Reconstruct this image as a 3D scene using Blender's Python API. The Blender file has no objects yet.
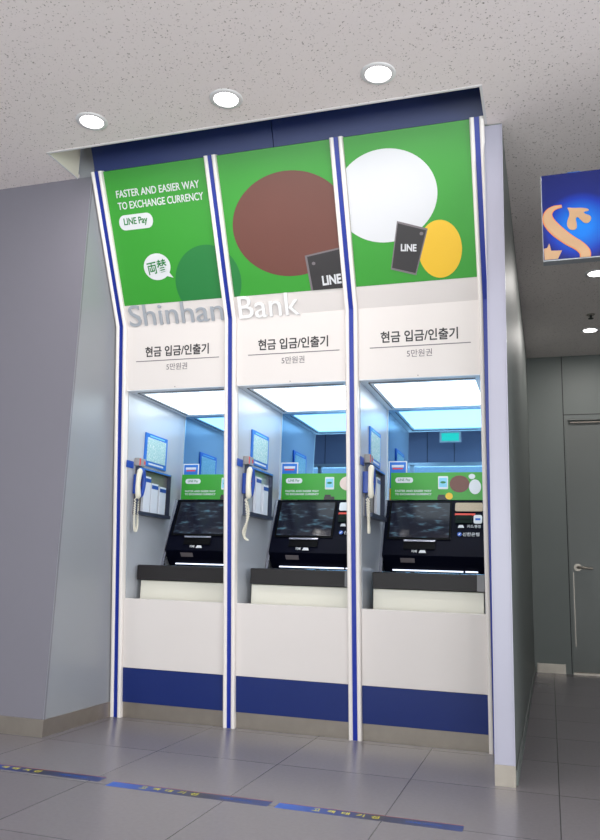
import bpy, bmesh, math, random
from mathutils import Vector, Matrix
random.seed(7)
scn = bpy.context.scene
col = scn.collection

# ------------------------------------------------------------------ camera
CAM_H = 0.87
VP_L = Vector((-2450.0, 75.0)); VP_D = Vector((250.0, 160.0))
F2 = -(VP_L.x*VP_D.x + VP_L.y*VP_D.y); FPX = math.sqrt(F2)
ax = -Vector((VP_L.x, VP_L.y, FPX)).normalized()           # world axes seen from the camera (x right, y down, z forward)
ay = Vector((VP_D.x, VP_D.y, FPX)); ay = (ay - ax*ay.dot(ax)).normalized()
az = ax.cross(ay)
if az.y > 0: az = -az
right = Vector((ax.x, ay.x, az.x)); down = Vector((ax.y, ay.y, az.y)); fwd = Vector((ax.z, ay.z, az.z))
cd = bpy.data.cameras.new('camera'); cam = bpy.data.objects.new('camera', cd); col.objects.link(cam)
up = -down; back = -fwd
cam.matrix_world = Matrix(((right.x, up.x, back.x, 0), (right.y, up.y, back.y, 0), (right.z, up.z, back.z, CAM_H), (0, 0, 0, 1)))
cd.sensor_fit = 'VERTICAL'; cd.sensor_height = 36.0; cd.lens = FPX/840.0*36.0
cd.clip_start = 0.05; cd.clip_end = 200
scn.camera = cam

# ------------------------------------------------------------------ world, light, exposure
w = bpy.data.worlds.new('daylight_sky'); scn.world = w; w.use_nodes = True
w.node_tree.nodes['Background'].inputs[0].default_value = (0.80, 0.88, 1.0, 1)
w.node_tree.nodes['Background'].inputs[1].default_value = 1.2

def area(name, loc, direction, sx, sy, power, colr):
    l = bpy.data.lights.new(name, 'AREA'); l.shape = 'RECTANGLE'; l.size = sx; l.size_y = sy
    l.energy = power; l.color = colr
    o = bpy.data.objects.new(name, l); col.objects.link(o); o.location = loc
    o.rotation_euler = Vector(direction).to_track_quat('-Z', 'Y').to_euler()
    return o
area('daylight_right_windows', (5.35, 0.4, 1.35), (-1, 0, 0.40), 4.6, 2.3, 290, (1.0, 0.97, 0.95))
area('daylight_rear_windows', (-0.6, -2.95, 1.35), (0, 1, 0.2), 8.4, 2.3, 300, (1.0, 0.96, 0.93))
DOWNLIGHT_W = 6
BOOTH_EMIT = 3.5

vs = scn.view_settings
vs.view_transform = 'Standard'; vs.look = 'None'; vs.exposure = 0.10; vs.gamma = 1.0; vs.use_curve_mapping = False

# ------------------------------------------------------------------ materials
def srgb(r, g, b):
    f = lambda c: (c/255/12.92) if c/255 <= 0.04045 else ((c/255+0.055)/1.055)**2.4
    return (f(r), f(g), f(b), 1)
def mat(name, c, rough=0.5, metal=0.0, emit=None, es=0, spec=0.5, coat=0, vary=0.0, vscale=20, bump=0.0, bscale=200):
    m = bpy.data.materials.new(name); m.use_nodes = True
    nt = m.node_tree; b = nt.nodes['Principled BSDF']
    b.inputs['Base Color'].default_value = c; b.inputs['Roughness'].default_value = rough
    b.inputs['Metallic'].default_value = metal; b.inputs['Specular IOR Level'].default_value = spec
    b.inputs['Coat Weight'].default_value = coat
    if emit: b.inputs['Emission Color'].default_value = emit; b.inputs['Emission Strength'].default_value = es
    if vary or bump:
        tc = nt.nodes.new('ShaderNodeTexCoord'); 
    if vary:
        n = nt.nodes.new('ShaderNodeTexNoise'); n.inputs['Scale'].default_value = vscale; n.inputs['Detail'].default_value = 4
        nt.links.new(tc.outputs['Object'], n.inputs['Vector'])
        mr = nt.nodes.new('ShaderNodeMapRange'); mr.inputs['To Min'].default_value = 1-vary; mr.inputs['To Max'].default_value = 1+vary
        nt.links.new(n.outputs['Fac'], mr.inputs['Value'])
        mx = nt.nodes.new('ShaderNodeVectorMath'); mx.operation = 'SCALE'; mx.inputs[0].default_value = c[:3]
        nt.links.new(mr.outputs['Result'], mx.inputs['Scale']); nt.links.new(mx.outputs['Vector'], b.inputs['Base Color'])
    if bump:
        n2 = nt.nodes.new('ShaderNodeTexNoise'); n2.inputs['Scale'].default_value = bscale
        nt.links.new(tc.outputs['Object'], n2.inputs['Vector'])
        bp = nt.nodes.new('ShaderNodeBump'); bp.inputs['Strength'].default_value = bump; bp.inputs['Distance'].default_value = 0.002
        nt.links.new(n2.outputs['Fac'], bp.inputs['Height']); nt.links.new(bp.outputs['Normal'], b.inputs['Normal'])
    return m

M = {}
M['panel'] = mat('white_powder_coat', srgb(222, 214, 211), 0.4, vary=0.015, vscale=3)
M['rail'] = mat('white_aluminium_rail', srgb(240, 232, 228), 0.25)
M['blue'] = mat('deep_blue_film', srgb(5, 34, 104), 0.42, vary=0.03, vscale=6)
M['railblue'] = mat('bright_blue_strip', srgb(8, 42, 150), 0.35)
M['headerblue'] = mat('navy_header_film', srgb(16, 40, 102), 0.4, vary=0.03, vscale=3)
M['green'] = mat('green_poster_print', srgb(52, 152, 44), 0.38, vary=0.02, vscale=5)
M['dkgreen'] = mat('dark_green_ink', srgb(30, 122, 56), 0.4)
M['brown'] = mat('brown_ink', srgb(108, 62, 52), 0.4, vary=0.04, vscale=8)
M['ink_white'] = mat('white_ink', srgb(218, 218, 222), 0.4)
M['ink_yellow'] = mat('yellow_ink', srgb(238, 190, 40), 0.4)
M['ink_dark'] = mat('charcoal_ink', srgb(48, 44, 46), 0.4)
M['ink_grey'] = mat('grey_ink', srgb(120, 112, 116), 0.4)
M['ink_green'] = mat('green_ink', srgb(20, 120, 50), 0.4)
M['ink_red'] = mat('red_ink', srgb(225, 60, 40), 0.4)
M['ink_blue'] = mat('blue_ink', srgb(30, 90, 190), 0.4)
M['ink_sky'] = mat('pale_blue_ink', srgb(130, 200, 225), 0.4)
M['pink'] = mat('pale_pink_ink', srgb(232, 205, 195), 0.4)
M['silver'] = mat('silver_letter', srgb(178, 182, 190), 0.35, metal=0.3)
M['steel'] = mat('brushed_steel', srgb(160, 151, 142), 0.38, metal=0.7, vary=0.12, vscale=14)
M['alu'] = mat('aluminium_frame', srgb(190, 195, 200), 0.3, metal=0.7)
M['booth_side'] = mat('booth_side_laminate', srgb(184, 186, 194), 0.24, spec=0.6)
M['black'] = mat('machine_black', srgb(9, 11, 26), 0.42, spec=0.07, vary=0.05, vscale=12)
M['blackmatte'] = mat('slot_black', srgb(5, 5, 8), 0.5, spec=0.1)
M['tray'] = mat('charcoal_metal_tray', srgb(36, 33, 35), 0.42, metal=0.0, spec=0.25, vary=0.12, vscale=5)
M['endcap'] = mat('grey_end_cap', srgb(96, 94, 98), 0.35)
M['edge'] = mat('satin_silver_edge', srgb(170, 172, 185), 0.25, metal=0.7)
M['cframe'] = mat('grey_frame_paint', srgb(242, 243, 246), 0.25)
M['rackback'] = mat('bronze_tinted_steel', srgb(140, 132, 126), 0.3, metal=0.5, vary=0.15, vscale=25)
M['darkrim'] = mat('dark_steel_rim', srgb(70, 76, 96), 0.35, metal=0.4)
M['boxgrey'] = mat('grey_box_plastic', srgb(150, 146, 146), 0.4)
M['tapeyellow'] = mat('tape_yellow_ink', srgb(225, 212, 50), 0.4)
M['tapered'] = mat('tape_red_edge', srgb(150, 62, 62), 0.4)
M['letterwhite'] = mat('white_letter_acrylic', srgb(246, 244, 244), 0.3)
M['cream'] = mat('cream_machine_base', srgb(222, 218, 206), 0.4)
M['bronze'] = mat('speckled_bronze_plate', srgb(160, 140, 118), 0.4, metal=0.3, vary=0.5, vscale=300)
M['led'] = mat('led_strip', (0.8, 0.85, 1, 1), 0.4, emit=(0.75, 0.82, 1, 1), es=1.3)
M['diffuser'] = mat('light_diffuser', (0.9, 0.95, 0.97, 1), 0.4, emit=(0.80, 0.94, 1.0, 1), es=BOOTH_EMIT)
M['lamp'] = mat('lamp_lens', (1, 1, 1, 1), 0.4, emit=(1, 0.99, 0.97, 1), es=9)
M['lampring'] = mat('lamp_ring', srgb(225, 222, 222), 0.35)
M['wall'] = mat('lilac_grey_laminate', srgb(124, 121, 131), 0.36, spec=0.5, vary=0.02, vscale=2)
M['wallL'] = mat('grey_laminate', srgb(150, 152, 158), 0.35, spec=0.5, vary=0.03, vscale=2)
M['corr'] = mat('grey_green_wall_panel', srgb(118, 124, 122), 0.5, spec=0.5, vary=0.02, vscale=2)
M['endfront'] = mat('pale_lilac_end_cap', srgb(170, 168, 184), 0.3, vary=0.02, vscale=3)
M['door'] = mat('door_grey_paint', srgb(112, 116, 114), 0.4, vary=0.03, vscale=3)
M['seam'] = mat('dark_joint', srgb(45, 46, 46), 0.6)
M['plenum'] = mat('plenum_board', srgb(235, 228, 212), 0.7)
M['white'] = mat('white_plastic', srgb(232, 232, 230), 0.4)
M['phone_white'] = mat('ivory_plastic', srgb(226, 220, 205), 0.3)
M['phone_blue'] = mat('blue_plastic', srgb(28, 70, 165), 0.3)
M['paper'] = mat('white_envelope_paper', srgb(220, 222, 232), 0.7)
M['signblue'] = mat('notice_blue', srgb(40, 110, 200), 0.35)
M['gold'] = mat('gold_ink', srgb(196, 156, 118), 0.35, vary=0.12, vscale=9)
M['orange'] = mat('orange_outline_ink', srgb(225, 130, 60), 0.35)

# blue tinted mirror
def mirror_mat():
    m = bpy.data.materials.new('blue_tinted_mirror'); m.use_nodes = True
    b = m.node_tree.nodes['Principled BSDF']
    b.inputs['Base Color'].default_value = (0.19, 0.41, 0.68, 1); b.inputs['Metallic'].default_value = 1
    b.inputs['Roughness'].default_value = 0.015
    return m
M['mirror'] = mirror_mat()
def glass_mat():
    m = bpy.data.materials.new('window_glass'); m.use_nodes = True; nt = m.node_tree
    nt.nodes.clear(); o = nt.nodes.new('ShaderNodeOutputMaterial'); t = nt.nodes.new('ShaderNodeBsdfTransparent')
    g = nt.nodes.new('ShaderNodeBsdfGlossy'); g.inputs['Roughness'].default_value = 0.02
    x = nt.nodes.new('ShaderNodeMixShader'); x.inputs[0].default_value = 0.06
    t.inputs[0].default_value = (0.93, 0.97, 0.97, 1)
    nt.links.new(t.outputs[0], x.inputs[1]); nt.links.new(g.outputs[0], x.inputs[2]); nt.links.new(x.outputs[0], o.inputs[0])
    return m
M['glass'] = glass_mat()

def floor_mat():
    m = bpy.data.materials.new('grey_floor_tile'); m.use_nodes = True; nt = m.node_tree; L = nt.links
    b = nt.nodes['Principled BSDF']
    g = nt.nodes.new('ShaderNodeNewGeometry')
    mp = nt.nodes.new('ShaderNodeMapping'); mp.inputs['Location'].default_value = (0.604+6.15, -3.60+6.15, 0)
    L.new(g.outputs['Position'], mp.inputs['Vector'])
    br = nt.nodes.new('ShaderNodeTexBrick'); br.offset = 0; br.squash = 1
    br.inputs['Scale'].default_value = 1; br.inputs['Brick Width'].default_value = 0.615; br.inputs['Row Height'].default_value = 0.615
    br.inputs['Mortar Size'].default_value = 0.0022; br.inputs['Mortar Smooth'].default_value = 0.1; br.inputs['Bias'].default_value = 0
    br.inputs['Color1'].default_value = srgb(124, 119, 124); br.inputs['Color2'].default_value = srgb(120, 115, 120)
    br.inputs['Mortar'].default_value = srgb(58, 56, 60)
    L.new(mp.outputs[0], br.inputs['Vector'])
    n = nt.nodes.new('ShaderNodeTexNoise'); n.inputs['Scale'].default_value = 60; n.inputs['Detail'].default_value = 6
    L.new(g.outputs['Position'], n.inputs['Vector'])
    mr = nt.nodes.new('ShaderNodeMapRange'); mr.inputs['To Min'].default_value = 0.9; mr.inputs['To Max'].default_value = 1.1
    L.new(n.outputs['Fac'], mr.inputs['Value'])
    mx = nt.nodes.new('ShaderNodeVectorMath'); mx.operation = 'SCALE'
    L.new(br.outputs['Color'], mx.inputs[0]); L.new(mr.outputs[0], mx.inputs['Scale']); L.new(mx.outputs[0], b.inputs['Base Color'])
    b.inputs['Roughness'].default_value = 0.27; b.inputs['Specular IOR Level'].default_value = 0.55
    return m
M['floor'] = floor_mat()

def ceiling_mat():
    m = bpy.data.materials.new('mineral_fibre_ceiling'); m.use_nodes = True; nt = m.node_tree; L = nt.links
    b = nt.nodes['Principled BSDF']; b.inputs['Roughness'].default_value = 0.9
    g = nt.nodes.new('ShaderNodeNewGeometry')
    v = nt.nodes.new('ShaderNodeTexNoise'); v.inputs['Scale'].default_value = 95; v.inputs['Detail'].default_value = 2.5
    v.inputs['Roughness'].default_value = 0.6
    L.new(g.outputs['Position'], v.inputs['Vector'])
    r = nt.nodes.new('ShaderNodeValToRGB'); r.color_ramp.elements[0].position = 0.63; r.color_ramp.elements[0].color = (0, 0, 0, 1)
    r.color_ramp.elements[1].position = 0.69; r.color_ramp.elements[1].color = (1, 1, 1, 1)
    L.new(v.outputs['Fac'], r.inputs['Fac'])
    mx = nt.nodes.new('ShaderNodeMix'); mx.data_type = 'RGBA'
    mx.inputs[6].default_value = srgb(246, 235, 232); mx.inputs[7].default_value = srgb(150, 135, 127)
    L.new(r.outputs['Color'], mx.inputs[0]); L.new(mx.outputs[2], b.inputs['Base Color'])
    n = nt.nodes.new('ShaderNodeTexNoise'); n.inputs['Scale'].default_value = 40; n.inputs['Detail'].default_value = 5
    L.new(g.outputs['Position'], n.inputs['Vector'])
    ad = nt.nodes.new('ShaderNodeMath'); ad.operation = 'SUBTRACT'
    L.new(n.outputs['Fac'], ad.inputs[0]); L.new(r.outputs['Color'], ad.inputs[1])
    bp = nt.nodes.new('ShaderNodeBump'); bp.inputs['Strength'].default_value = 0.35; bp.inputs['Distance'].default_value = 0.004
    L.new(ad.outputs[0], bp.inputs['Height']); L.new(bp.outputs[0], b.inputs['Normal'])
    return m
M['ceiling'] = ceiling_mat()

def screen_mat(seed):  # dark glass with room reflections painted in as emissive noise
    m = bpy.data.materials.new('dim_touch_screen'); m.use_nodes = True; nt = m.node_tree; L = nt.links
    b = nt.nodes['Principled BSDF']; b.inputs['Base Color'].default_value = srgb(10, 10, 16); b.inputs['Specular IOR Level'].default_value = 0.25; b.inputs['Roughness'].default_value = 0.12
    g = nt.nodes.new('ShaderNodeNewGeometry'); mp = nt.nodes.new('ShaderNodeMapping')
    mp.inputs['Scale'].default_value = (9, 9, 34); mp.inputs['Location'].default_value = (seed, 0, 0)
    L.new(g.outputs['Position'], mp.inputs['Vector'])
    n = nt.nodes.new('ShaderNodeTexNoise'); n.inputs['Scale'].default_value = 1.4; n.inputs['Detail'].default_value = 2
    L.new(mp.outputs[0], n.inputs['Vector'])
    r = nt.nodes.new('ShaderNodeValToRGB'); e = r.color_ramp.elements
    e[0].position = 0.50; e[0].color = (0.010, 0.012, 0.022, 1); e[1].position = 0.74; e[1].color = (0.09, 0.20, 0.27, 1)
    x = e.new(0.60); x.color = (0.025, 0.035, 0.055, 1)
    L.new(n.outputs['Fac'], r.inputs['Fac']); L.new(r.outputs['Color'], b.inputs['Emission Color'])
    b.inputs['Emission Strength'].default_value = 0.8
    return m

def sign_mat():   # printed blue light box face: bright disc of colour in a dark blue field
    m = bpy.data.materials.new('blue_printed_sign'); m.use_nodes = True; nt = m.node_tree; L = nt.links
    b = nt.nodes['Principled BSDF']; b.inputs['Roughness'].default_value = 0.25
    g = nt.nodes.new('ShaderNodeTexCoord')
    mp = nt.nodes.new('ShaderNodeMapping'); mp.inputs['Location'].default_value = (-0.155, 0, -0.15); mp.inputs['Scale'].default_value = (1, 0, 1)
    L.new(g.outputs['Object'], mp.inputs['Vector'])
    ln = nt.nodes.new('ShaderNodeVectorMath'); ln.operation = 'LENGTH'; L.new(mp.outputs[0], ln.inputs[0])
    r = nt.nodes.new('ShaderNodeValToRGB'); e = r.color_ramp.elements
    e[0].position = 0.0; e[0].color = srgb(0, 115, 210); e[1].position = 0.40; e[1].color = srgb(2, 14, 66)
    x = e.new(0.05); x.color = srgb(0, 105, 200)
    x = e.new(0.125); x.color = srgb(2, 44, 150)
    x = e.new(0.155); x.color = srgb(4, 24, 100)
    L.new(ln.outputs['Value'], r.inputs['Fac'])
    L.new(r.outputs['Color'], b.inputs['Base Color']); L.new(r.outputs['Color'], b.inputs['Emission Color'])
    b.inputs['Emission Strength'].default_value = 0.25
    return m

def map_mat():
    m = bpy.data.materials.new('printed_map'); m.use_nodes = True; nt = m.node_tree; L = nt.links
    b = nt.nodes['Principled BSDF']; b.inputs['Roughness'].default_value = 0.3
    g = nt.nodes.new('ShaderNodeNewGeometry')
    v = nt.nodes.new('ShaderNodeTexVoronoi'); v.feature = 'DISTANCE_TO_EDGE'; v.inputs['Scale'].default_value = 55
    L.new(g.outputs['Position'], v.inputs['Vector'])
    r = nt.nodes.new('ShaderNodeValToRGB'); e = r.color_ramp.elements
    e[0].position = 0.02; e[0].color = srgb(240, 240, 235); e[1].position = 0.06; e[1].color = srgb(165, 200, 198)
    L.new(v.outputs['Distance'], r.inputs['Fac']); L.new(r.outputs['Color'], b.inputs['Base Color'])
    return m
M['map'] = map_mat()
def strip_mat():
    m = bpy.data.materials.new('blue_floor_tape'); m.use_nodes = True; nt = m.node_tree; L = nt.links
    b = nt.nodes['Principled BSDF']; b.inputs['Roughness'].default_value = 0.35
    tc = nt.nodes.new('ShaderNodeTexCoord'); s = nt.nodes.new('ShaderNodeSeparateXYZ'); L.new(tc.outputs['Object'], s.inputs[0])
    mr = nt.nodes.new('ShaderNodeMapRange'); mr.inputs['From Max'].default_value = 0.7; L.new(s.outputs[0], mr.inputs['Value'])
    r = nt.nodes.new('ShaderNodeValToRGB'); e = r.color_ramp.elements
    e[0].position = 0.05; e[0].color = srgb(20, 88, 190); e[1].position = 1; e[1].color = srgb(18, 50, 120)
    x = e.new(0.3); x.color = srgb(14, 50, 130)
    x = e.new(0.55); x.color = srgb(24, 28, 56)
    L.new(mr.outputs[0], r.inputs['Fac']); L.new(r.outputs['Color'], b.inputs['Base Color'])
    return m
M['strip'] = strip_mat()

# ------------------------------------------------------------------ mesh helpers
def thing(name, label, cat, loc=(0, 0, 0), group=None):
    o = bpy.data.objects.new(name, None); o.empty_display_size = 0.1; col.objects.link(o); o.location = loc
    o['label'] = label; o['category'] = cat
    if group: o['group'] = group
    return o
def wloc(o):
    v = Vector((0, 0, 0))
    while o: v += o.location; o = o.parent
    return v
def finish(name, bm, m, parent=None, smooth=False, bevel=0.0, loc=None, label=None):
    bmesh.ops.remove_doubles(bm, verts=bm.verts, dist=1e-6)
    bmesh.ops.recalc_face_normals(bm, faces=bm.faces)
    off = wloc(parent) if parent else Vector(loc or (0, 0, 0))
    bmesh.ops.translate(bm, verts=bm.verts, vec=-off)
    me = bpy.data.meshes.new(name); bm.to_mesh(me); bm.free()
    me.materials.append(m)
    o = bpy.data.objects.new(name, me); col.objects.link(o)
    if parent: o.parent = parent
    else: o.location = off
    if smooth:
        for p in me.polygons: p.use_smooth = True
        me.set_sharp_from_angle(angle=math.radians(38))
    if bevel:
        b = o.modifiers.new('bevel', 'BEVEL'); b.width = bevel; b.segments = 2; b.limit_method = 'ANGLE'; b.harden_normals = True
    if label: o['label'] = label
    return o
def tag(o, label, cat, group=None):
    o['label'] = label; o['category'] = cat
    if group: o['group'] = group
    return o
def struct(name, bm, m, **k):
    o = finish(name, bm, m, **k); o['kind'] = 'structure'; return o
def NB(): return bmesh.new()
ID = lambda u, v, w: Vector((u, v, w))
def hexa(bm, pts):
    vs_ = [bm.verts.new(p) for p in pts]
    for f in ((0, 3, 2, 1), (4, 5, 6, 7), (0, 1, 5, 4), (1, 2, 6, 5), (2, 3, 7, 6), (3, 0, 4, 7)):
        bm.faces.new([vs_[i] for i in f])
def box(bm, u0, u1, v0, v1, w0, w1, f=ID):
    hexa(bm, [f(u0, v0, w0), f(u1, v0, w0), f(u1, v1, w0), f(u0, v1, w0), f(u0, v0, w1), f(u1, v0, w1), f(u1, v1, w1), f(u0, v1, w1)])
def bx(*a, f=ID):
    bm = NB(); box(bm, *a, f=f); return bm
def prism(bm, pts, w0, w1, f=ID):
    a = [bm.verts.new(f(p[0], p[1], w0)) for p in pts]; b = [bm.verts.new(f(p[0], p[1], w1)) for p in pts]
    n = len(pts)
    bm.faces.new(a[::-1]); bm.faces.new(b)
    for i in range(n): bm.faces.new((a[i], a[(i+1) % n], b[(i+1) % n], b[i]))
def pr(pts, w0, w1, f=ID):
    bm = NB(); prism(bm, pts, w0, w1, f); return bm
def ell(cx, cy, rx, ry, n=48, a=0):
    r = []
    for i in range(n):
        t = 2*math.pi*i/n; x, y = rx*math.cos(t), ry*math.sin(t)
        r.append((cx+x*math.cos(a)-y*math.sin(a), cy+x*math.sin(a)+y*math.cos(a)))
    return r
def rrect(x0, x1, y0, y1, r, n=6):
    p = []
    for cx, cy, a0 in ((x1-r, y1-r, 0), (x0+r, y1-r, 90), (x0+r, y0+r, 180), (x1-r, y0+r, 270)):
        for i in range(n+1):
            a = math.radians(a0+90*i/n); p.append((cx+r*math.cos(a), cy+r*math.sin(a)))
    return p
def clip(poly, x0, x1, y0, y1):
    def cl(P, ins, isec):
        out = []
        for i in range(len(P)):
            a, b = P[i-1], P[i]
            if ins(b):
                if not ins(a): out.append(isec(a, b))
                out.append(b)
            elif ins(a): out.append(isec(a, b))
        return out
    def ix(v): return lambda a, b: (v, a[1]+(b[1]-a[1])*(v-a[0])/(b[0]-a[0]))
    def iy(v): return lambda a, b: (a[0]+(b[0]-a[0])*(v-a[1])/(b[1]-a[1]), v)
    poly = cl(poly, lambda p: p[0] >= x0, ix(x0)); poly = cl(poly, lambda p: p[0] <= x1, ix(x1))
    poly = cl(poly, lambda p: p[1] >= y0, iy(y0)); poly = cl(poly, lambda p: p[1] <= y1, iy(y1))
    out = []
    for p in poly:
        if not out or (abs(p[0]-out[-1][0])+abs(p[1]-out[-1][1])) > 1e-5: out.append(p)
    return out
def tube(pts, r, n=10, closed=False, radii=None):
    bm = NB(); rings = []
    pts = [Vector(p) for p in pts]; N = len(pts); prev = None
    for i, p in enumerate(pts):
        t = (pts[min(i+1, N-1)]-pts[max(i-1, 0)]).normalized()
        if prev is None:
            a = t.cross(Vector((0, 0, 1)));
            if a.length < 0.1: a = t.cross(Vector((1, 0, 0)))
        else: a = prev - t*prev.dot(t)
        a.normalize(); prev = a; b = t.cross(a); rr = radii[i] if radii else r
        rings.append([bm.verts.new(p+(a*math.cos(2*math.pi*k/n)+b*math.sin(2*math.pi*k/n))*rr) for k in range(n)])
    for i in range(N-1):
        for k in range(n): bm.faces.new((rings[i][k], rings[i][(k+1) % n], rings[i+1][(k+1) % n], rings[i+1][k]))
    bm.faces.new(rings[0][::-1]); bm.faces.new(rings[-1])
    return bm
def lathe(prof, c, n=48):
    """profile (r, z) around the vertical through c"""
    bm = NB(); rings = []
    for r, z in prof:
        if r < 1e-6: rings.append([bm.verts.new((c[0], c[1], c[2]+z))])
        else: rings.append([bm.verts.new((c[0]+r*math.cos(2*math.pi*k/n), c[1]+r*math.sin(2*math.pi*k/n), c[2]+z)) for k in range(n)])
    for a, b in zip(rings, rings[1:]):
        for k in range(n):
            k2 = (k+1) % n
            if len(a) == 1: bm.faces.new((a[0], b[k2], b[k]))
            elif len(b) == 1: bm.faces.new((a[k], a[k2], b[0]))
            else: bm.faces.new((a[k], a[k2], b[k2], b[k]))
    return bm
def raw_text(body, bold=0.0, ext=0.5, res=4):
    c = bpy.data.curves.new('lettering', 'FONT'); c.body = body; c.offset = bold; c.extrude = ext; c.resolution_u = res
    o = bpy.data.objects.new('lettering', c); col.objects.link(o)
    dg = bpy.context.evaluated_depsgraph_get(); dg.update()
    me = bpy.data.meshes.new_from_object(o.evaluated_get(dg))
    bpy.data.objects.remove(o); bpy.data.curves.remove(c)
    return me
def text_bm(body, u0, u1, v0, v1, w0, w1, f=ID, bold=0.02, rot=0.0):
    me = raw_text(body, bold); xs = [v.co.x for v in me.vertices]; ys = [v.co.y for v in me.vertices]
    ax0, ax1, ay0, ay1 = min(xs), max(xs), min(ys), max(ys)
    bm = NB(); bm.from_mesh(me); bpy.data.meshes.remove(me)
    cu, cv = (u0+u1)/2, (v0+v1)/2
    for v in bm.verts:
        x = (v.co.x-ax0)/(ax1-ax0)*(u1-u0)+u0-cu; y = (v.co.y-ay0)/(ay1-ay0)*(v1-v0)+v0-cv
        x, y = x*math.cos(rot)-y*math.sin(rot)+cu, x*math.sin(rot)+y*math.cos(rot)+cv
        z = w0 if v.co.z < 0 else w1
        v.co = f(x, y, z)
    return bm

# front surfaces of the cash machine bank
KL = 0.27/2.32; KP = (4.015-3.61)/(3.14-2.32)
nL = Vector((0, -1, -KL)).normalized(); nP = Vector((0, -1, -KP)).normalized()
def FL(x, z, o): return Vector((x, 4.285-KL*z, z))+nL*o
def FP(x, z, o): return Vector((x, 4.015-KP*(z-2.32), z))+nP*o
KF = (4.80-4.65)/(1.33-0.987); nF = Vector((0, -1, KF)).normalized()
def FF(x, z, o): return Vector((x, 4.65+KF*(z-0.987), z))+nF*o          # machine fascia, leaning back
def VY(y0):
    return lambda x, z, o: Vector((x, y0-o, z))                         # upright plane facing the camera
def SX(x0):
    return lambda y, z, o: Vector((x0+o, y, z))                         # side wall plane facing right

# ------------------------------------------------------------------ the room
CZ = 3.12
struct('floor', bx(-6, 5, -2.4, 8.3, -0.12, 0), M['floor'])
bm = NB()
cpts = [(-6, -2.4), (5, -2.4), (5, 3.0), (1.6, 3.0), (1.6, 8.3), (-0.235, 8.3), (-0.235, 3.33), (-2.6, 3.33), (-2.6, 3.70), (-6, 3.70)]
prism(bm, cpts, CZ, CZ+0.03)
struct('ceiling', bm, M['ceiling'])
bm = NB()                                                               # the slot above the bank of machines
box(bm, -2.62, -2.5985, 3.331, 3.62, CZ+0.001, 3.6)
box(bm, -2.62, -0.2, 3.29, 3.33, CZ+0.03, 3.6)
box(bm, -2.62, -0.1, 3.29, 5.0, 3.6, 3.64)
box(bm, -0.235, -0.2, 3.33, 5.0, CZ+0.03, 3.6)
struct('trim_1', bm, M['plenum'])
bm = NB(); box(bm, -2.6, -0.235, 3.318, 3.33, CZ-0.004, CZ+0.03); box(bm, -0.247, -0.235, 3.33, 3.65, CZ-0.004, CZ+0.03); box(bm, -2.606, -2.5975, 3.318, 3.62, CZ-0.003, CZ+0.0005)
struct('trim_2', bm, M['lampring'])
struct('wall_left', bx(-2.64, -2.503, 3.635, 5.0, 0, 3.6), M['wallL'])
struct('wall_front', bx(-6, -2.503, 3.62, 3.635, 0, CZ), M['wall'])
struct('trim_3', bx(-2.504, -2.5025, 3.6185, 3.622, 0.085, CZ), M['wallL'])
bm = NB(); box(bm, -6, -2.497, 3.612, 3.62, 0, 0.085); box(bm, -2.503, -2.497, 3.62, 4.27, 0, 0.085)
struct('baseboard_left', bm, M['steel'])
struct('wall_back', bx(-2.64, -0.25, 5.0, 5.05, 0, 3.6), M['wallL'])
# end wall on the right of the machines
struct('wall_end', bx(-0.248, -0.165, 3.662, 8.1, 0, CZ), M['corr'])
struct('trim_4', bx(-0.2475, -0.1655, 3.655, 3.662, 0.085, CZ-0.01), M['endfront'])
bm = NB(); box(bm, -0.250, -0.245, 3.651, 3.66, 0.085, CZ-0.01); box(bm, -0.168, -0.163, 3.651, 3.66, 0.085, CZ-0.01)
struct('trim_5', bm, M['endfront'])
struct('baseboard_end', bx(-0.2505, -0.1625, 3.65, 3.68, 0, 0.085), M['steel'])
bm = NB(); box(bm, -0.163, -0.155, 3.69, 8.1, 0, 0.06)
struct('baseboard_corridor', bm, M['corr'])
# corridor end
struct('wall_corridor_end', pr([(-0.165, 0), (0.19, 0), (0.19, 2.47), (1.12, 2.47), (1.12, 0), (1.6, 0), (1.6, CZ), (-0.165, CZ)], -0.2, 0, f=lambda x, z, o: Vector((x, 8.1-o, z))), M['corr'])
bm = NB(); box(bm, 0.172, 0.180, 0.0, CZ, -0.001, 0.002, f=VY(8.1))
box(bm, 0.172, 1.6, 2.505, 2.513, -0.001, 0.002, f=VY(8.1))
struct('trim_6', bm, M['seam'])
bm = NB(); box(bm, -0.14, 0.12, 0, 0.085, 0, 0.012, f=VY(8.1)); struct('baseboard_back', bm, M['steel'])
struct('wall_right', bx(1.6, 1.7, 3.0, 8.3, 0, CZ), M['corr'])
d = struct('door_1', bx(0.215, 1.10, 0.012, 2.45, -0.10, -0.05, f=VY(8.1)), M['door'])
bm = NB(); box(bm, 0.19, 0.215, 0, 2.47, -0.13, 0.008, f=VY(8.1)); box(bm, 1.10, 1.12, 0, 2.47, -0.13, 0.008, f=VY(8.1)); box(bm, 0.215, 1.10, 2.45, 2.47, -0.13, 0.008, f=VY(8.1))
finish('door_frame', bm, M['door'], parent=d)
finish('door_closer', bx(0.24, 0.8, 2.428, 2.44, -0.05, -0.02, f=VY(8.1)), M['steel'], parent=d)
bm = NB(); box(bm, 0.217, 0.224, 0.25, 0.95, -0.05, -0.046, f=VY(8.1)); finish('strike_edge', bm, M['steel'], parent=d)
finish('threshold', bx(0.19, 1.12, 0, 0.02, -0.10, 0.02, f=VY(8.1)), M['steel'], parent=d)
hy = 8.1+0.05
bm = NB()
prism(bm, ell(0.262, 0.998, 0.036, 0.036, 28), -0.05, -0.038, f=VY(8.1))
h = finish('door_handle', bm, M['steel'], parent=d)
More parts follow.
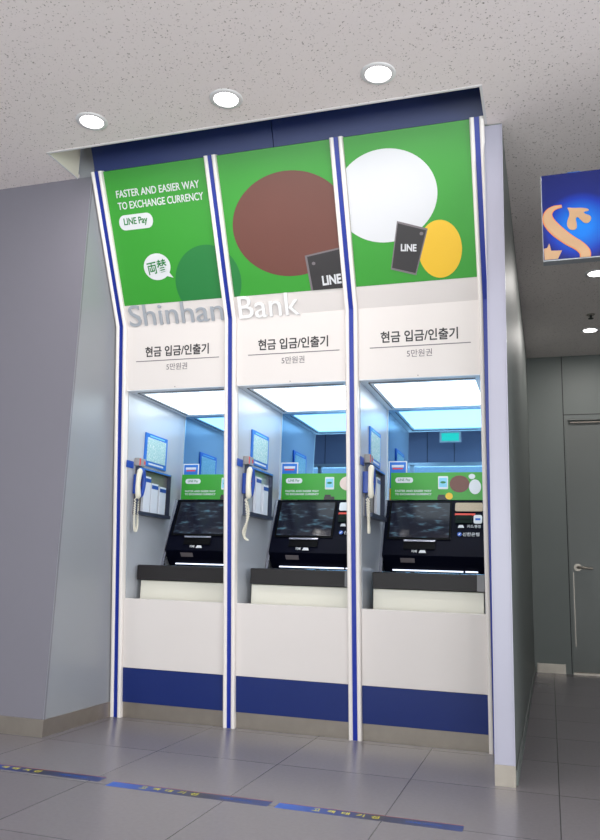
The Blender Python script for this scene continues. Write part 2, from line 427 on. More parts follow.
finish('lever', tube([(0.262, 8.14, 0.998), (0.262, 8.098, 0.998), (0.277, 8.088, 0.998), (0.33, 8.088, 0.995), (0.395, 8.092, 0.990)], 0.011, 12), M['steel'], parent=h, smooth=True)

# the room behind the camera (seen in the booth mirrors)
bm = NB()
box(bm, -6, 5, -2.4, -2.25, 2.6, CZ); box(bm, -6, -5, -2.4, -2.25, 0, 2.6); box(bm, 4.0, 5, -2.4, -2.25, 0, 2.6)
box(bm, -5, 4, -2.4, -2.25, 0, 0.12)
struct('wall_rear', bm, mat('slate_wall_panel', srgb(140, 140, 165), 0.5))
bm = NB()
for i in range(24): box(bm, -5.50+i*0.4145, -5.492+i*0.4145, -2.25, -2.247, 2.6, CZ)
struct('trim_7', bm, M['seam'])
bm = NB(); box(bm, -5, 4, -2.3, -2.22, 2.54, 2.6); box(bm, -5, 4, -2.3, -2.22, 2.05, 2.11)
for i in range(7): box(bm, -5+i*1.5-0.03, -5+i*1.5+0.03, -2.3, -2.22, 0.1, 2.56)
wf = struct('window_1', bm, M['alu'])
finish('pane', bx(-5, 4, -2.275, -2.265, 0.12, 2.55), M['glass'], parent=wf)
bm = NB(); box(bm, 4.9, 5.05, -2.4, -1.9, 0, CZ); box(bm, 4.9, 5.05, 2.7, 3.1, 0, CZ); box(bm, 4.9, 5.05, -1.9, 2.7, 2.5, CZ); box(bm, 4.9, 5.05, -1.9, 2.7, 0, 0.15)
struct('wall_side', bm, M['wallL'])
bm = NB()
for i in range(4): box(bm, 4.94, 5.0, -1.9+i*1.515, -1.85+i*1.515, 0.15, 2.5)
wf = struct('window_2', bm, M['alu'])
finish('pane', bx(4.965, 4.975, -1.9, 2.7, 0.15, 2.5), M['glass'], parent=wf)
struct('wall_return', bx(1.7, 5, 3.0, 3.1, 0, CZ), M['wallL'])
struct('wall_far_left', bx(-6.1, -6, -2.4, 3.7, 0, CZ), M['wallL'])

# navy header board above the posters
t = thing('header_board', 'long navy blue board above the three posters, rising into the ceiling slot', 'board', (-1.37, 3.66, 3.13))
finish('board_panel', bx(-2.488, -1.372, 3.138, 3.5, -0.035, -0.015, f=FP), M['headerblue'], t)
finish('board_panel', bx(-1.368, -0.250, 3.138, 3.5, -0.035, -0.015, f=FP), M['headerblue'], t)

# ------------------------------------------------------------------ upright rails
CEN = [-2.4625, -1.741, -1.013, -0.2835]
def rail_bm(u0, u1, w0, w1, rnd=True):
    n = 8; prof = []
    if rnd:
        r = (u1-u0)/2
        prof = [(u0, w0)] + [((u0+u1)/2-r*math.cos(math.pi*i/n), w1-r*0.8+r*0.8*math.sin(math.pi*i/n)) for i in range(n+1)] + [(u1, w0)]
    else: prof = [(u0, w0), (u0, w1), (u1, w1), (u1, w0)]
    bm = NB(); rings = []
    nm = (nL+nP).normalized()
    for k in range(3):
        rings.append([bm.verts.new(FL(u, 0, w_) if k == 0 else (Vector((u, 4.015, 2.32))+nm*w_ if k == 1 else FP(u, 3.14, w_))) for u, w_ in prof])
    for a, b in zip(rings, rings[1:]):
        for i in range(len(prof)):
            j = (i+1) % len(prof); bm.faces.new((a[i], a[j], b[j], b[i]))
    bm.faces.new(rings[0][::-1]); bm.faces.new(rings[-1])
    return bm
RAIL_LABEL = ['leftmost white and blue upright rail, against the grey side wall',
              'white and blue upright rail between the left and middle machine bays',
              'white and blue upright rail between the middle and right machine bays',
              'rightmost white and blue upright rail, beside the pale end wall']
for c, lb in zip(CEN, RAIL_LABEL):
    t = thing('upright_rail', lb, 'rail', (c, 4.285, 0), 'upright rails dividing the machine bays')
    finish('white_rail', rail_bm(c-0.0355, c-0.0125, -0.02, 0.024), M['rail'], t, smooth=True)
    finish('white_rail', rail_bm(c+0.0125, c+0.0355, -0.02, 0.024), M['rail'], t, smooth=True)
    finish('blue_strip', rail_bm(c-0.0125, c+0.0125, -0.02, 0.014, False), M['railblue'], t)

# ------------------------------------------------------------------ booths
MIR_Y = 4.87; CEIL_B = 1.925
bay = ['left', 'middle', 'right']
BOOTH_LABEL = ['left machine bay whose upper panel carries the two line slogan on green',
               'middle machine bay with large brown artwork on its green poster',
               'right machine bay with large white and small yellow artwork on its green poster']
for i in range(3):
    x0 = CEN[i]+0.0365; x1 = CEN[i+1]-0.0365
    t = thing('machine_bay', BOOTH_LABEL[i], 'machine booth', ((x0+x1)/2, 4.3, 0), 'cash machine bays')
    P = lambda n, b, m, **k: finish(n, b, m, t, **k)
    P('plinth', bx(x0, x1, 0.0, 0.088, -0.03, -0.006, f=FL), M['steel'])
    P('kick_panel', bx(x0, x1, 0.088, 0.283, -0.025, 0.0, f=FL), M['blue'], bevel=0.001)
    P('lower_panel', bx(x0, x1, 0.285, 0.684, -0.025, 0.0, f=FL), M['panel'], bevel=0.0015)
    P('upper_panel', bx(x0, x1, 1.925, 2.32, -0.02, 0.0, f=FL), M['panel'])
    hp = P('sloping_panel', bx(x0, x1, 2.32, 3.135, -0.02, 0.0, f=FP), M['panel'])
    # side walls (profile follows the lean of the front)
    for sx, sgn in ((x0, 1), (x1, -1)):
        pts = [(4.285-KL*0-0.0+0.02, 0.0), (4.285-KL*1.95+0.02, 1.95), (4.92, 1.95), (4.92, 0)]
        P('side_wall', pr(pts, 0, 0.003*sgn, f=SX(sx)), M['booth_side'])
    bm = bx(x0, x1, MIR_Y, MIR_Y+0.01, 0.7, CEIL_B-0.002); P('mirror', bm, M['mirror'])
    P('back_board', bx(x0, x1, MIR_Y+0.012, MIR_Y+0.03, 0.0, 1.95), M['panel'])
    P('mirror_trim', bx(x0, x0+0.008, MIR_Y-0.008, MIR_Y, 1.2, CEIL_B-0.002), M['alu'])
    # ceiling frame with diffuser
    yf = 4.285-KL*CEIL_B+0.002
    bm = NB(); X0, X1 = x0+0.062, x1-0.035; Y0, Y1 = yf+0.105, MIR_Y-0.06
    box(bm, x0, x1, yf, Y0, CEIL_B-0.004, CEIL_B+0.02); box(bm, x0, x1, Y1, MIR_Y, CEIL_B-0.004, CEIL_B+0.02)
    box(bm, x0, X0, Y0, Y1, CEIL_B-0.004, CEIL_B+0.02); box(bm, X1, x1, Y0, Y1, CEIL_B-0.004, CEIL_B+0.02)
    P('ceiling_frame', bm, M['cframe'])
    bm = NB(); box(bm, x0+0.04, x0+0.043, yf+0.06, Y1, CEIL_B-0.007, CEIL_B-0.004); box(bm, x0+0.04, x1-0.03, yf+0.06, yf+0.063, CEIL_B-0.007, CEIL_B-0.004)
    P('frame_groove', bm, M['seam'])
    P('light_diffuser', bx(X0, X1, Y0, Y1, CEIL_B+0.002, CEIL_B+0.01), M['diffuser'])
    P('booth_roof', bx(x0, x1, yf+0.02, 4.90, 1.951, 1.965), M['panel'])
    xc = (x0+x1)/2
    P('screw', pr(ell(xc, 1.934, 0.003, 0.003, 10), 0, 0.0015, f=FL), M['ink_grey'])
    # printed title
    dx = [0.007, 0.014, 0.006][i]
    P('title_lettering', text_bm('현금 입금/인출기', xc+dx-0.208, xc+dx+0.212, 2.120, 2.184, 0.0, 0.0012, f=FL, bold=0.022), M['ink_dark'])
    P('title_underline', bx(xc+dx-0.27, xc+dx+0.278, 2.094, 2.099, 0, 0.0012, f=FL), M['ink_grey'])
    P('subtitle_lettering', text_bm('5만원권', xc+dx-0.065, xc+dx+0.072, 2.036, 2.076, 0, 0.0012, f=FL, bold=0.004), M['ink_grey'])
    # poster
    px0, px1, pz0, pz1 = x0+0.001, x1-0.001, 2.430, 3.135
    po = P('poster', bx(px0, px1, pz0, pz1, 0.0, 0.0015, f=FP), M['green'])
    Q = lambda n, b, m, **k: finish(n, b, m, po, **k)
    def disc(cx, cz, rx, rz, m, lay, name='printed_disc'):
        p = clip(ell(cx, cz, rx, rz, 72), px0+0.0005, px1-0.0005, pz0+0.0005, pz1-0.0005)
        if len(p) > 2: Q(name, pr(p, 0.0015, 0.0015+0.0005*lay, f=FP), m)
    disc(-1.855, 2.52, 0.208, 0.19, M['dkgreen'], 1)
    if i == 1: disc(-1.32, 2.765, 0.34, 0.255, M['brown'], 2)
    disc(-0.775, 2.845, 0.275, 0.215, M['ink_white'], 3)
    if i == 2: disc(-0.505, 2.575, 0.115, 0.135, M['ink_yellow'], 4)
    if i == 0:
        Q('slogan_lettering', text_bm('FASTER AND EASIER WAY', -2.363, -1.830, 2.994, 3.032, 0.0015, 0.0030, f=FP, bold=0.012), M['ink_white'])
        Q('slogan_lettering', text_bm('TO EXCHANGE CURRENCY', -2.363, -1.814, 2.933, 2.971, 0.0015, 0.0030, f=FP, bold=0.012), M['ink_white'])
        Q('badge', pr(rrect(-2.372, -2.150, 2.826, 2.904, 0.038), 0.0015, 0.0030, f=FP), M['ink_white'])
        Q('badge_lettering', text_bm('LINE Pay', -2.340, -2.185, 2.842, 2.888, 0.0030, 0.0042, f=FP, bold=0.022), M['ink_green'])
        bm = pr(ell(-2.168, 2.622, 0.087, 0.07, 40), 0.0015, 0.0030, f=FP); prism(bm, [(-2.13, 2.575), (-2.105, 2.60), (-2.072, 2.558)], 0.0015, 0.0029, f=FP)
        Q('speech_bubble', bm, M['ink_white'])
        Q('bubble_lettering', text_bm('両替', -2.232, -2.104, 2.588, 2.656, 0.0030, 0.0042, f=FP, bold=0.012, rot=0.1), M['ink_green'])
    def tablet(quad, word, wx0, wx1, wz0, wz1, rot, cam_pt):
        cx_ = sum(p[0] for p in quad)/4; cz_ = sum(p[1] for p in quad)/4
        q0 = clip(quad, px0+.0005, px1-.0005, pz0+.0005, pz1-.0005)
        Q('printed_tablet', pr(q0, 0.0015, 0.0042, f=FP), M['ink_grey'])
        q1 = clip([(cx_+(p[0]-cx_)*0.92, cz_+(p[1]-cz_)*0.92) for p in quad], px0+.0005, px1-.0005, pz0+.0005, pz1-.0005)
        Q('tablet_face', pr(q1, 0.0042, 0.0048, f=FP), M['ink_dark'])
        Q('tablet_lettering', text_bm(word, wx0, wx1, wz0, wz1, 0.0048, 0.0056, f=FP, bold=0.035, rot=rot), M['ink_white'])
        Q('tablet_dot', pr(ell(cam_pt[0], cam_pt[1], 0.010, 0.008, 16), 0.0048, 0.0054, f=FP), M['ink_grey'])
    if i == 1: tablet([(-1.252, 2.605), (-0.95, 2.640), (-0.93, 2.42), (-1.235, 2.42)], 'LINE', -1.165, -1.055, 2.452, 2.500, 0.04, (-1.205, 2.563))
    if i == 2: tablet([(-0.722, 2.725), (-0.562, 2.675), (-0.640, 2.462), (-0.775, 2.500)], 'LINE', -0.712, -0.628, 2.578, 2.612, -0.10, (-0.597, 2.655))

# raised bank name, one solid letter each
def letters(word, u0, u1, v0, v1, thick, m, label, name):
    t = thing(name, label, 'lettering', tuple(FP((u0+u1)/2, v0, 0)))
    def ext(s):
        me = raw_text(s, 0.002); xs = [v.co.x for v in me.vertices]; ys = [v.co.y for v in me.vertices]
        bpy.data.meshes.remove(me); return min(xs), max(xs), min(ys), max(ys)
    A = ext(word); sx = (u1-u0)/(A[1]-A[0]); sy = (v1-v0)/(A[3]-A[2])
    for k, ch in enumerate(word):
        e = ext(ch); pe = ext(word[:k+1])
        r1 = u0+(pe[1]-A[0])*sx; r0 = r1-(e[1]-e[0])*sx
        z0 = v0+(e[2]-A[2])*sy; z1 = v0+(e[3]-A[2])*sy
        finish('letter', text_bm(ch, r0, r1, z0, z1, 0.002, 0.002+thick, f=FP, bold=0.002), m, t)
letters('Shinhan', -2.404, -1.783, 2.314, 2.431, 0.007, M['silver'], 'raised silver grey letters reading Shinhan on the left bay', 'raised_letters')
letters('Bank', -1.684, -1.312, 2.314, 2.431, 0.009, M['letterwhite'], 'raised white letters reading Bank on the middle bay', 'raised_letters')

# ------------------------------------------------------------------ cash machines
MX = [-2.410, -1.685, -0.960]
ATM_LABEL = ['black cash machine in the left bay, its right part hidden by the rail',
             'black cash machine in the middle bay, part of its card panel hidden by the rail',
             'black cash machine in the right bay, its whole card reader column in view']
for i, x in enumerate(MX):
    t = thing('cash_machine', ATM_LABEL[i], 'cash machine', (x+0.31, 4.6, 0), 'cash machines')
    P = lambda n, b, m, **k: finish(n, b, m, t, **k)
    W = 0.612
    body = [(4.30+0.36, 0.93), (4.66, 0.955), (4.652, 0.987), (4.802, 1.330), (4.855, 1.330), (4.855, 0.90), (4.70, 0.90)]
    P('housing', pr([(4.655, 0.988), (4.803, 1.330), (4.855, 1.330), (4.855, 0.89), (4.735, 0.89), (4.70, 0.93)], x, x+W, f=lambda y, z, o: Vector((o, y, z))), M['black'], bevel=0.003)
    P('side_edge', pr([(4.640, 0.885), (4.795, 1.332), (4.812, 1.332), (4.657, 0.885)], x-0.012, x+0.004, f=lambda y, z, o: Vector((o, y, z))), M['edge'])
    P('screen_bezel', bx(x+0.025, x+0.405, 1.083, 1.318, 0.001, 0.006, f=FF), M['blackmatte'], bevel=0.001)
    P('screen', bx(x+0.036, x+0.394, 1.094, 1.309, 0.006, 0.0075, f=FF), screen_mat(i*3.1))
    P('reader_plate', pr(rrect(x+0.425, x+0.588, 1.258, 1.311, 0.010), 0.001, 0.006, f=FF), M['bronze'] if i == 2 else M['ink_white'])
    P('red_label', bx(x+0.425, x+0.545, 1.234, 1.246, 0.001, 0.004, f=FF), M['ink_red'])
    P('card_slot', bx(x+0.430, x+0.527, 1.184, 1.232, 0.001, 0.010, f=FF), mat('dark_green_slot', srgb(12, 28, 22), 0.4, spec=0.1))
    P('slot_mouth', bx(x+0.440, x+0.517, 1.203, 1.209, 0.010, 0.0105, f=FF), M['blackmatte'])
    P('round_sticker', pr(rrect(x+0.536, x+0.586, 1.184, 1.236, 0.012), 0.001, 0.004, f=FF), M['ink_white'])
    P('sticker_mark', bx(x+0.546, x+0.576, 1.204, 1.216, 0.004, 0.0045, f=FF), M['ink_blue'])
    P('card_icon', pr([(x+0.445, 1.158), (x+0.452, 1.174), (x+0.475, 1.174), (x+0.482, 1.158)], 0.001, 0.003, f=FF), M['ink_white'])
    P('reader_lettering', text_bm('카드/통장', x+0.500, x+0.580, 1.158, 1.176, 0.001, 0.003, f=FF, bold=0.0), M['ink_white'])
    P('bank_emblem', pr(ell(x+0.456, 1.119, 0.013, 0.012, 24), 0.001, 0.003, f=FF), M['ink_blue'])
    P('emblem_stroke', pr([(x+0.448, 1.112), (x+0.455, 1.124), (x+0.464, 1.126), (x+0.457, 1.114)], 0.003, 0.0035, f=FF), M['ink_white'])
    P('bank_lettering', text_bm('신한은행', x+0.475, x+0.572, 1.108, 1.130, 0.001, 0.003, f=FF, bold=0.005), M['ink_white'])
    P('cash_slot', bx(x+0.129, x+0.317, 1.024, 1.073, 0.001, 0.006, f=FF), M['blackmatte'], bevel=0.001)
    P('slot_lip', bx(x+0.129, x+0.317, 1.066, 1.076, 0.006, 0.014, f=FF), M['edge'])
    P('cash_lettering', text_bm('지폐', x+0.177, x+0.210, 1.004, 1.020, 0.001, 0.003, f=FF, bold=0.01), M['ink_white'])
    P('note_icon', pr([(x+0.222, 1.003), (x+0.230, 1.019), (x+0.258, 1.019), (x+0.266, 1.003)], 0.001, 0.003, f=FF), M['ink_white'])
    # recess under the fascia
    RC = lambda xx, z, o: Vector((xx, 4.70-(z-0.93)*0.776-o*0.8, z-o*0.5))
    P('recess_label', bx(x+0.11, x+0.195, 0.948, 0.972, 0.0, 0.004, f=RC), M['ink_grey'])
    P('led_strip', bx(x+0.055, x+0.475, 0.897, 0.905, 4.716, 4.734, f=lambda a, b, c: Vector((a, c, b))), M['led'])
    P('led_strip', bx(x+0.488, x+0.560, 0.897, 0.905, 4.716, 4.734, f=lambda a, b, c: Vector((a, c, b))), M['led'])
    bm = pr([(4.305, 0.795), (4.300, 0.880), (4.310, 0.885), (4.33, 0.885), (4.345, 0.872), (4.60, 0.872), (4.625, 0.888), (4.855, 0.888), (4.855, 0.795)], x+0.022 if i else x+0.006, x+0.628, f=lambda y, z, o: Vector((o, y, z)))
    P('keyboard_tray', bm, M['tray'], bevel=0.003)
    P('tray_end_cap', bx(x+0.590, x+0.628, 4.297, 4.301, 0.798, 0.884), M['endcap'])
    P('machine_base', bx(x+0.022, x+0.622, 4.33, 4.85, 0.0, 0.792), M['cream'], bevel=0.002)

# green strip signs standing on the machines
SIGN_LABEL = ['green strip sign on the left cash machine, only its slogan half showing',
              'green strip sign on the middle cash machine, its right end behind the rail',
              'green strip sign on top of the right cash machine with brown and white artwork']
for i, x in enumerate(MX):
    f = VY(4.80); s0, s1 = x+0.024, x+0.622; z0, z1 = 1.332, 1.502
    t = thing('strip_sign', SIGN_LABEL[i], 'sign', (x+0.31, 4.81, z0), 'green strip signs on the machines')
    P = lambda n, b, m, **k: finish(n, b, m, t, **k)
    P('sign_board', bx(s0, s1, z0, z1, -0.006, 0.0, f=f), M['green'])
    P('badge', pr(rrect(s0+0.028, s0+0.140, 1.438, 1.472, 0.016), 0, 0.001, f=f), M['ink_white'])
    P('badge_lettering', text_bm('LINE Pay', s0+0.046, s0+0.122, 1.445, 1.465, 0.001, 0.0016, f=f, bold=0.01), M['ink_green'])
    P('slogan_lettering', text_bm('FASTER AND EASIER WAY', s0+0.028, s0+0.255, 1.381, 1.394, 0, 0.001, f=f, bold=0.02), M['ink_white'])
    P('slogan_lettering', text_bm('TO EXCHANGE CURRENCY', s0+0.028, s0+0.255, 1.361, 1.374, 0, 0.001, f=f, bold=0.02), M['ink_white'])
    P('printed_phone', pr(rrect(s0+0.295, s0+0.356, 1.398, 1.478, 0.006), 0, 0.001, f=f), M['ink_white'])
    P('phone_display', bx(s0+0.301, s0+0.350, 1.410, 1.468, 0.001, 0.0016, f=f), M['ink_sky'])
    P('phone_mark', pr(ell(s0+0.3255, 1.440, 0.017, 0.007, 20), 0.0016, 0.002, f=f), M['ink_green'])
    P('reader_notch', bx(s0+0.290, s0+0.36, z0, 1.352, 0, 0.001, f=f), M['ink_dark'])
    P('reader_notch', bx(s0+0.295, s0+0.335, 1.352, 1.364, 0, 0.001, f=f), M['ink_dark'])
    if i == 1: P('printed_disc', pr(ell(s0+0.445, 1.436, 0.052, 0.045, 40), 0, 0.001, f=f), M['pink'])
    if i == 2:
        P('printed_disc', pr(ell(s0+0.425, 1.430, 0.060, 0.052, 40), 0, 0.001, f=f), M['brown'])
        P('printed_disc', pr(ell(s0+0.518, 1.412, 0.036, 0.045, 40), 0, 0.0015, f=f), M['ink_white'])
        P('printed_disc', pr(ell(s0+0.362, 1.355, 0.022, 0.021, 30), 0, 0.0018, f=f), M['ink_yellow'])
        P('speech_bubble', pr(ell(s0+0.500, 1.475, 0.020, 0.016, 30), 0, 0.0018, f=f), M['ink_white'])

# ------------------------------------------------------------------ things on the booth side walls
ordn = ['left', 'middle', 'right']
for i in range(3):
    sx = CEN[i]+0.0395; f = SX(sx)
    # notice on the mirror
    nx = sx+0.010; g = VY(MIR_Y-0.001)
    t = thing('small_notice', 'small white framed blue and yellow notice behind the green sign of the %s machine' % ordn[i], 'notice', (nx+0.05, MIR_Y-0.001, 1.33), 'small notices on the mirrors')
    finish('frame', bx(nx, nx+0.118, 1.33, 1.585, 0, 0.004, f=g), M['ink_white'], t)
    finish('blue_print', bx(nx+0.007, nx+0.111, 1.41, 1.578, 0.004, 0.005, f=g), M['signblue'], t)
    finish('yellow_print', bx(nx+0.007, nx+0.111, 1.337, 1.41, 0.004, 0.005, f=g), M['ink_yellow'], t)
    finish('notice_bar', bx(nx+0.020, nx+0.098, 1.545, 1.560, 0.005, 0.006, f=g), M['ink_white'], t)
    finish('notice_bar', bx(nx+0.026, nx+0.092, 1.533, 1.541, 0.005, 0.006, f=g), M['ink_red'], t)
    # framed map
    t = thing('framed_map', 'blue bordered map on the side wall of the %s bay, above the envelope rack' % ordn[i], 'map', (sx, 4.45, 1.51), 'framed maps on the side walls')
    finish('border', bx(4.315, 4.610, 1.500, 1.712, 0.0005, 0.010, f=f), M['signblue'], t, bevel=0.001)
    finish('map_print', bx(4.337, 4.588, 1.534, 1.685, 0.010, 0.012, f=f), M['map'], t)
    finish('caption_bar', bx(4.365, 4.565, 1.512, 1.523, 0.010, 0.0115, f=f), M['ink_white'], t)
    finish('caption_bar', bx(4.365, 4.565, 1.693, 1.701, 0.010, 0.0115, f=f), M['ink_sky'], t)
    # envelope rack: open tray with back, sides, rim
    t = thing('envelope_rack', 'steel envelope rack with a clear front on the side wall of the %s bay' % ordn[i], 'rack', (sx, 4.43, 1.19), 'envelope racks on the side walls')
    y0, y1, z0, z1 = 4.225, 4.655, 1.185, 1.478
    finish('back_plate', bx(y0, y1, z0, z1, 0.0005, 0.003, f=f), M['rackback'] if i != 1 else M['alu'], t)
    bm = NB(); box(bm, y0, y1, z1-0.012, z1, 0.003, 0.03, f=f); box(bm, y0, y0+0.008, z0, z1-0.012, 0.003, 0.03, f=f); box(bm, y1-0.008, y1, z0, z1-0.012, 0.003, 0.03, f=f)
    finish('rim', bm, M['darkrim'], t)
    finish('holder_floor', bx(y0+0.008, y1-0.008, z0, z0+0.022, 0.003, 0.045, f=f), M['darkrim'], t)
    finish('top_label', bx(y0+0.01, y1-0.01, z1-0.010, z1-0.002, 0.030, 0.031, f=f), M['signblue'], t)
    # envelopes standing in it
    slots = [[4.35, 4.45, 4.56], [4.42, 4.55], [4.50]][i]
    where = ['behind the handset', 'in the centre', 'nearest the mirror']
    for k, y in enumerate(slots):
        lb = 'white envelope bundle in the %s bay rack, %s' % (ordn[i], {3: where, 2: ['behind the handset', 'nearest the mirror'], 1: ['the only one there']}[len(slots)][k])
        e = thing('envelope_bundle', lb, 'envelopes', (sx+0.02, y, z0+0.022), 'envelope bundles in the racks')
        hh = [0.225, 0.19, 0.18][k]
        finish('envelopes', bx(y-0.042, y+0.042, z0+0.022, z0+0.022+hh, 0.006, 0.024, f=f), M['paper'], e, bevel=0.001)
        finish('printed_band', bx(y-0.042, y+0.042, z0+0.022+hh-0.035, z0+0.022+hh-0.012, 0.024, 0.0248, f=f), M['phone_blue'], e)
    # blue name plate near the front edge
    o = finish('name_plate', bx(4.115, 4.195, 1.462, 1.505, 0.0005, 0.004, f=f), M['phone_blue'], loc=(sx, 4.17, 1.46))
    tag(o, 'small dark blue plate in front of the handset in the %s bay' % ordn[i], 'plate', 'blue plates beside the handsets')
    # call box with red button above the handset
    t = thing('call_box', 'small grey box with red marks above the handset in the %s bay' % ordn[i], 'box', (sx, 4.25, 1.482), 'call boxes above the handsets')
    finish('box_body', bx(4.205, 4.290, 1.482, 1.532, 0.0005, 0.034, f=f), M['boxgrey'], t, bevel=0.003)
    finish('red_mark', bx(4.212, 4.226, 1.486, 1.529, 0.034, 0.035, f=f), M['ink_red'], t)
    finish('red_mark', bx(4.268, 4.284, 1.498, 1.518, 0.034, 0.035, f=f), M['ink_red'], t)
    # handset phone
    t = thing('intercom_phone', 'ivory and blue handset hanging with its %s in the %s bay' % (['looped white cord', 'twisted coiled cord', 'long straight hanging cord'][i], ordn[i]), 'phone', (sx, 4.20, 1.28), 'intercom handsets in the bays')
    hy0 = [4.190, 4.185, 4.160][i]; hx = sx+0.053
    finish('cradle', bx(hy0+0.018, hy0+0.036, 1.31, 1.43, 0.0005, 0.036, f=f), M['phone_blue'], t, bevel=0.004)
    pts = []; rad = []
    for k in range(15):
        s_ = k/14; z = 1.460-0.180*s_
        bow = math.sin(s_*math.pi)
        pts.append((hx, hy0+0.004-bow*0.016, z)); rad.append(0.009 if k in (0, 14) else 0.0145+0.003*abs(s_-0.5)*2)
    finish('handset', tube(pts, 0.02, 16, radii=rad), M['phone_white'], t, smooth=True)
    pts2 = []; rad2 = []
    for k in range(13):
        s_ = k/12; bow = math.sin(s_*math.pi)
        pts2.append((hx-0.002, hy0+0.032+bow*0.026, 1.462-0.172*s_)); rad2.append(0.008 if k in (0, 12) else 0.017-0.003*s_)
    finish('handset_cover', tube(pts2, 0.02, 14, radii=rad2), M['phone_blue'], t, smooth=True)
    bm = NB()
    for k in range(4): prism(bm, ell(hy0-0.004, 1.40-0.022*k, 0.0022, 0.003, 8), 0.062, 0.0675, f=f)
    finish('handset_dots', bm, M['ink_red'], t)
    # cord
    cp = []
    N = 260
    low = [1.080, 1.040, 1.09][i]; spread = [0.030, 0.010, 0.010][i]
    for k in range(N+1):
        s = k/N; a = s*math.pi
        z = 1.283-(1.283-low)*math.sin(a)**0.8 if 0 < s < 1 else 1.283
        y = hy0+[0.018, 0.012, 0.012][i]-spread*math.cos(a)+(0.010*math.sin(a*6) if i == 1 else 0)
        xx = hx-0.012+(0.012*math.sin(a*5) if i == 1 else 0)-0.05*max(0, s-0.7)
        ph = s*2*math.pi*52
        cp.append((xx+0.005*math.cos(ph), y+0.005*math.sin(ph), z))
    finish('cord', tube(cp, 0.0034, 6), M['phone_white'], t, smooth=True)

# ------------------------------------------------------------------ ceiling lamps
def downlight(x, y, label, watt, group):
    t = thing('downlight', label, 'ceiling light', (x, y, CZ), group)
    finish('trim_ring', lathe([(0.058, 0.004), (0.058, -0.003), (0.060, -0.006), (0.075, -0.006), (0.080, -0.003), (0.082, 0.0), (0.082, 0.004)], (x, y, CZ)), M['lampring'], t, smooth=True)
    finish('lamp_lens', lathe([(0.0, -0.001), (0.0585, -0.001), (0.0585, 0.003), (0.0, 0.003)], (x, y, CZ)), M['lamp'], t)
    l = bpy.data.lights.new('lamp_light', 'AREA'); l.shape = 'DISK'; l.size = 0.11; l.energy = watt; l.color = (1, 0.96, 0.92)
    o = bpy.data.objects.new('lamp_light', l); col.objects.link(o); o.parent = t; o.location = (0, 0, -0.008)
for x, lb in ((-2.185, 'leftmost of the three lit downlights in front of the blue header'), (-1.435, 'middle one of the three lit downlights in front of the blue header'), (-0.682, 'rightmost of the three lit downlights in front of the blue header')):
    downlight(x, 3.115, lb, DOWNLIGHT_W, 'round downlights')
downlight(0.395, 5.84, 'lit corridor downlight nearer the camera, just below the blue sign', 9, 'round downlights')
downlight(0.415, 7.25, 'lit corridor downlight farther back, next to the sprinkler', 9, 'round downlights')

t = thing('sprinkler', 'tiny dark sprinkler head on the corridor ceiling by the far downlight', 'sprinkler', (0.40, 6.8, CZ))
finish('escutcheon', lathe([(0, 0), (0.035, 0), (0.03, -0.008), (0, -0.008)], (0.40, 6.8, CZ)), M['steel'], t)
finish('nozzle', lathe([(0, -0.008), (0.010, -0.008), (0.010, -0.03), (0.022, -0.034), (0.022, -0.038), (0, -0.038)], (0.40, 6.8, CZ), 20), M['seam'], t)

for x, lb in ((-2.185, 'left downlight of the added row behind the camera'), (-0.682, 'middle downlight of the added row behind the camera'), (0.9, 'right downlight of the added row behind the camera')):
    downlight(x, -0.6, lb, 22, 'round downlights')  # added out of view to brighten the rear wall in the mirrors

# ------------------------------------------------------------------ hanging blue sign
SY = 3.30; sx0, sz0, sw, sh = 0.012, 2.213, 0.86, 0.40
t = thing('hanging_sign', 'bright blue hanging sign with a golden curved emblem at the right edge', 'sign', (sx0, SY, sz0))
finish('sign_box', bx(sx0, sx0+sw, SY, SY+0.05, sz0, sz0+sh), M['alu'], t, bevel=0.002)
finish('sign_face', bx(sx0+0.003, sx0+sw-0.003, sz0+0.005, sz0+sh-0.001, 0, 0.002, f=VY(SY)), sign_mat(), t)
def P2(px, py):     # picture measured on the sign's own face, in its own units (0..1 across the visible part)
    return (sx0+px, sz0+py)
def stroke(points, widths):
    """closed outline around a centre line"""
    def cr(p, n=8):
        out = []
        for i in range(len(p)-1):
            a, b, c, d_ = p[max(i-1, 0)], p[i], p[i+1], p[min(i+2, len(p)-1)]
            for k in range(n):
                s = k/n
                out.append(tuple(0.5*((2*b[j])+(-a[j]+c[j])*s+(2*a[j]-5*b[j]+4*c[j]-d_[j])*s*s+(-a[j]+3*b[j]-3*c[j]+d_[j])*s**3) for j in range(len(b))))
        out.append(tuple(p[-1])); return out
    q = cr([(x, y, w_) for (x, y), w_ in zip(points, widths)])
    L_, R_ = [], []
    for i in range(len(q)):
        a, b = q[max(i-1, 0)], q[min(i+1, len(q)-1)]
        dx, dy = b[0]-a[0], b[1]-a[1]; l = math.hypot(dx, dy) or 1
        nx, ny = -dy/l, dx/l
        L_.append((q[i][0]+nx*q[i][2], q[i][1]+ny*q[i][2])); R_.append((q[i][0]-nx*q[i][2], q[i][1]-ny*q[i][2]))
    return L_+R_[::-1]
FV = VY(SY)
S = 0.2430/60.0    # metres per picture pixel on this face
def px(u, v): return (sx0+(u-541)*S*1.0, sz0+(262-v)*0.4/85)
def zpt(zx, zy): return px(530+zx/7.0, 160+zy/7.0-( (530+zx/7.0)-541)*-0.0)
def sign_pts(lst):   # undo the slight slope of the sign's edges
    out = []
    for zx, zy in lst:
        u, v = 530+zx/7.0, 160+zy/7.0
        v += (u-541)*0.11
        out.append((sx0+(u-541)*S, sz0+(262-v)*0.4/86))
    return out
def fill(name, outline, lay, m):
    return finish(name, pr(outline, 0.002+lay*0.0012, 0.0032+lay*0.0012, f=FV), m, t)
mid = sign_pts([(222, 328), (160, 345), (122, 385), (128, 440), (180, 500), (260, 560), (330, 600), (370, 640), (372, 676)])
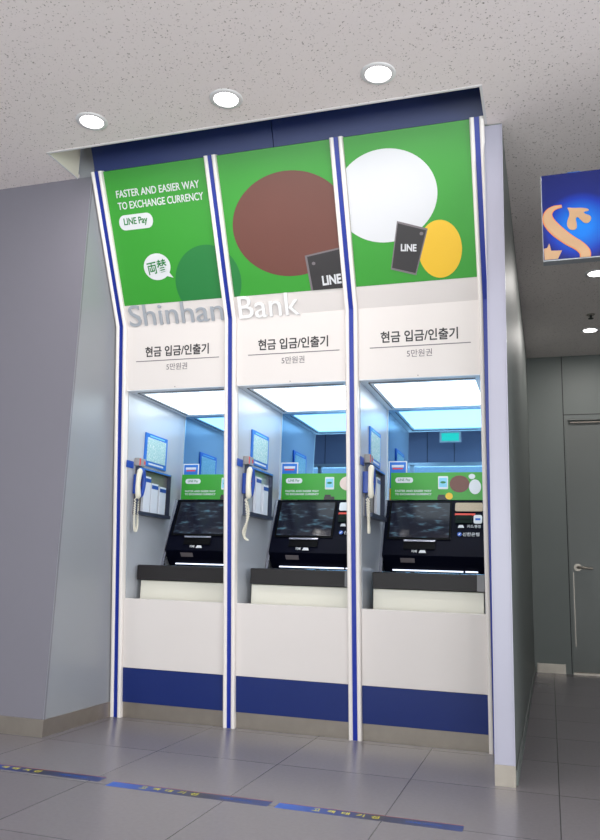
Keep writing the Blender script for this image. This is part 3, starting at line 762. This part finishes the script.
wd = [0.003, 0.008, 0.015, 0.021, 0.023, 0.021, 0.019, 0.019, 0.018]
fill('emblem_outline', stroke(mid, [a+0.0035 for a in wd]), 1, M['orange'])
fill('emblem_curve', stroke(mid, wd), 2, M['gold'])
bird = sign_pts([(256, 336), (300, 342), (360, 338), (408, 346), (410, 360), (370, 366), (382, 382), (420, 392), (424, 420), (404, 444), (376, 446), (352, 424), (330, 400), (314, 414), (322, 450), (322, 480), (300, 496), (268, 490), (252, 462), (258, 425), (274, 394), (272, 362)])
def sm(p, it=2):
    for _ in range(it):
        q = []
        for i in range(len(p)):
            a, b = p[i], p[(i+1) % len(p)]
            q += [(a[0]*.75+b[0]*.25, a[1]*.75+b[1]*.25), (a[0]*.25+b[0]*.75, a[1]*.25+b[1]*.75)]
        p = q
    return p
fill('emblem_leaf', sm(bird), 2, M['gold'])
fill('emblem_star', sign_pts([(86, 628), (108, 622), (124, 590), (136, 640), (212, 636), (182, 694), (88, 704)]), 2, M['gold'])
for rx in (0.42, 0.72):
    finish('hanger_rod', tube([(rx, SY+0.025, sz0+sh-0.002), (rx, SY+0.025, CZ+0.005)], 0.006, 10), M['alu'], t, smooth=True)
finish('top_clip', pr([(0.10, 0.0), (0.115, 0.006), (0.16, 0.006), (0.175, 0.0)], 0, 0.04, f=lambda a, b, c: Vector((sx0+a+0.0, SY+0.005+c, sz0+sh+b-0.0005))), M['signblue'], t)

# ------------------------------------------------------------------ exit sign reflected in the right mirror
t = thing('exit_sign', 'green lit exit sign seen only as a reflection in the right mirror', 'exit sign', (-1.37, -1.9, 2.86))
finish('sign_case', bx(-1.53, -1.21, -1.92, -1.90, 2.86, 3.02), M['white'], t)
finish('sign_face', bx(-1.50, -1.24, -1.90, -1.898, 2.88, 3.00), mat('exit_green', srgb(40, 190, 150), 0.4, emit=srgb(60, 220, 170), es=1.5), t)
finish('ceiling_rod', bx(-1.375, -1.365, -1.915, -1.905, 3.02, CZ+0.002), M['alu'], t)

# ------------------------------------------------------------------ floor tapes
TAPE = [(-2.490, 3.012, 'leftmost blue waiting line tape, cut by the edge of the photo', 1.004), (-1.737, 2.972, 'middle blue waiting line tape on the grey floor tiles', 1.0), (-1.012, 2.970, 'rightmost blue waiting line tape, ending near the end wall', 1.0)]
for i, (x, y, lb, _) in enumerate(TAPE):
    L0 = 0.695
    t = thing('floor_tape', lb, 'floor marking', (x, y, 0), 'waiting line tapes')
    fz = lambda a, b, c: Vector((x+a, y+b, c))
    finish('tape', bx(0, L0, 0, 0.066, 0, 0.0008, f=fz), M['strip'], t)
    finish('red_edge', bx(0, L0, 0.0625, 0.066, 0.0008, 0.0011, f=fz), M['tapered'], t)
    chars = '고객대기선'
    for k, ch in enumerate(chars):
        a = 0.140+k*0.056
        finish('tape_lettering', text_bm(ch, a, a+0.030, 0.019, 0.050, 0.0008, 0.0012, f=fz, bold=0.01), M['tapeyellow'], t)
    finish('small_lettering', text_bm('신한은행 고객대기선', 0.49, 0.62, 0.024, 0.038, 0.0008, 0.0012, f=fz, bold=0.0), M['ink_blue'], t)
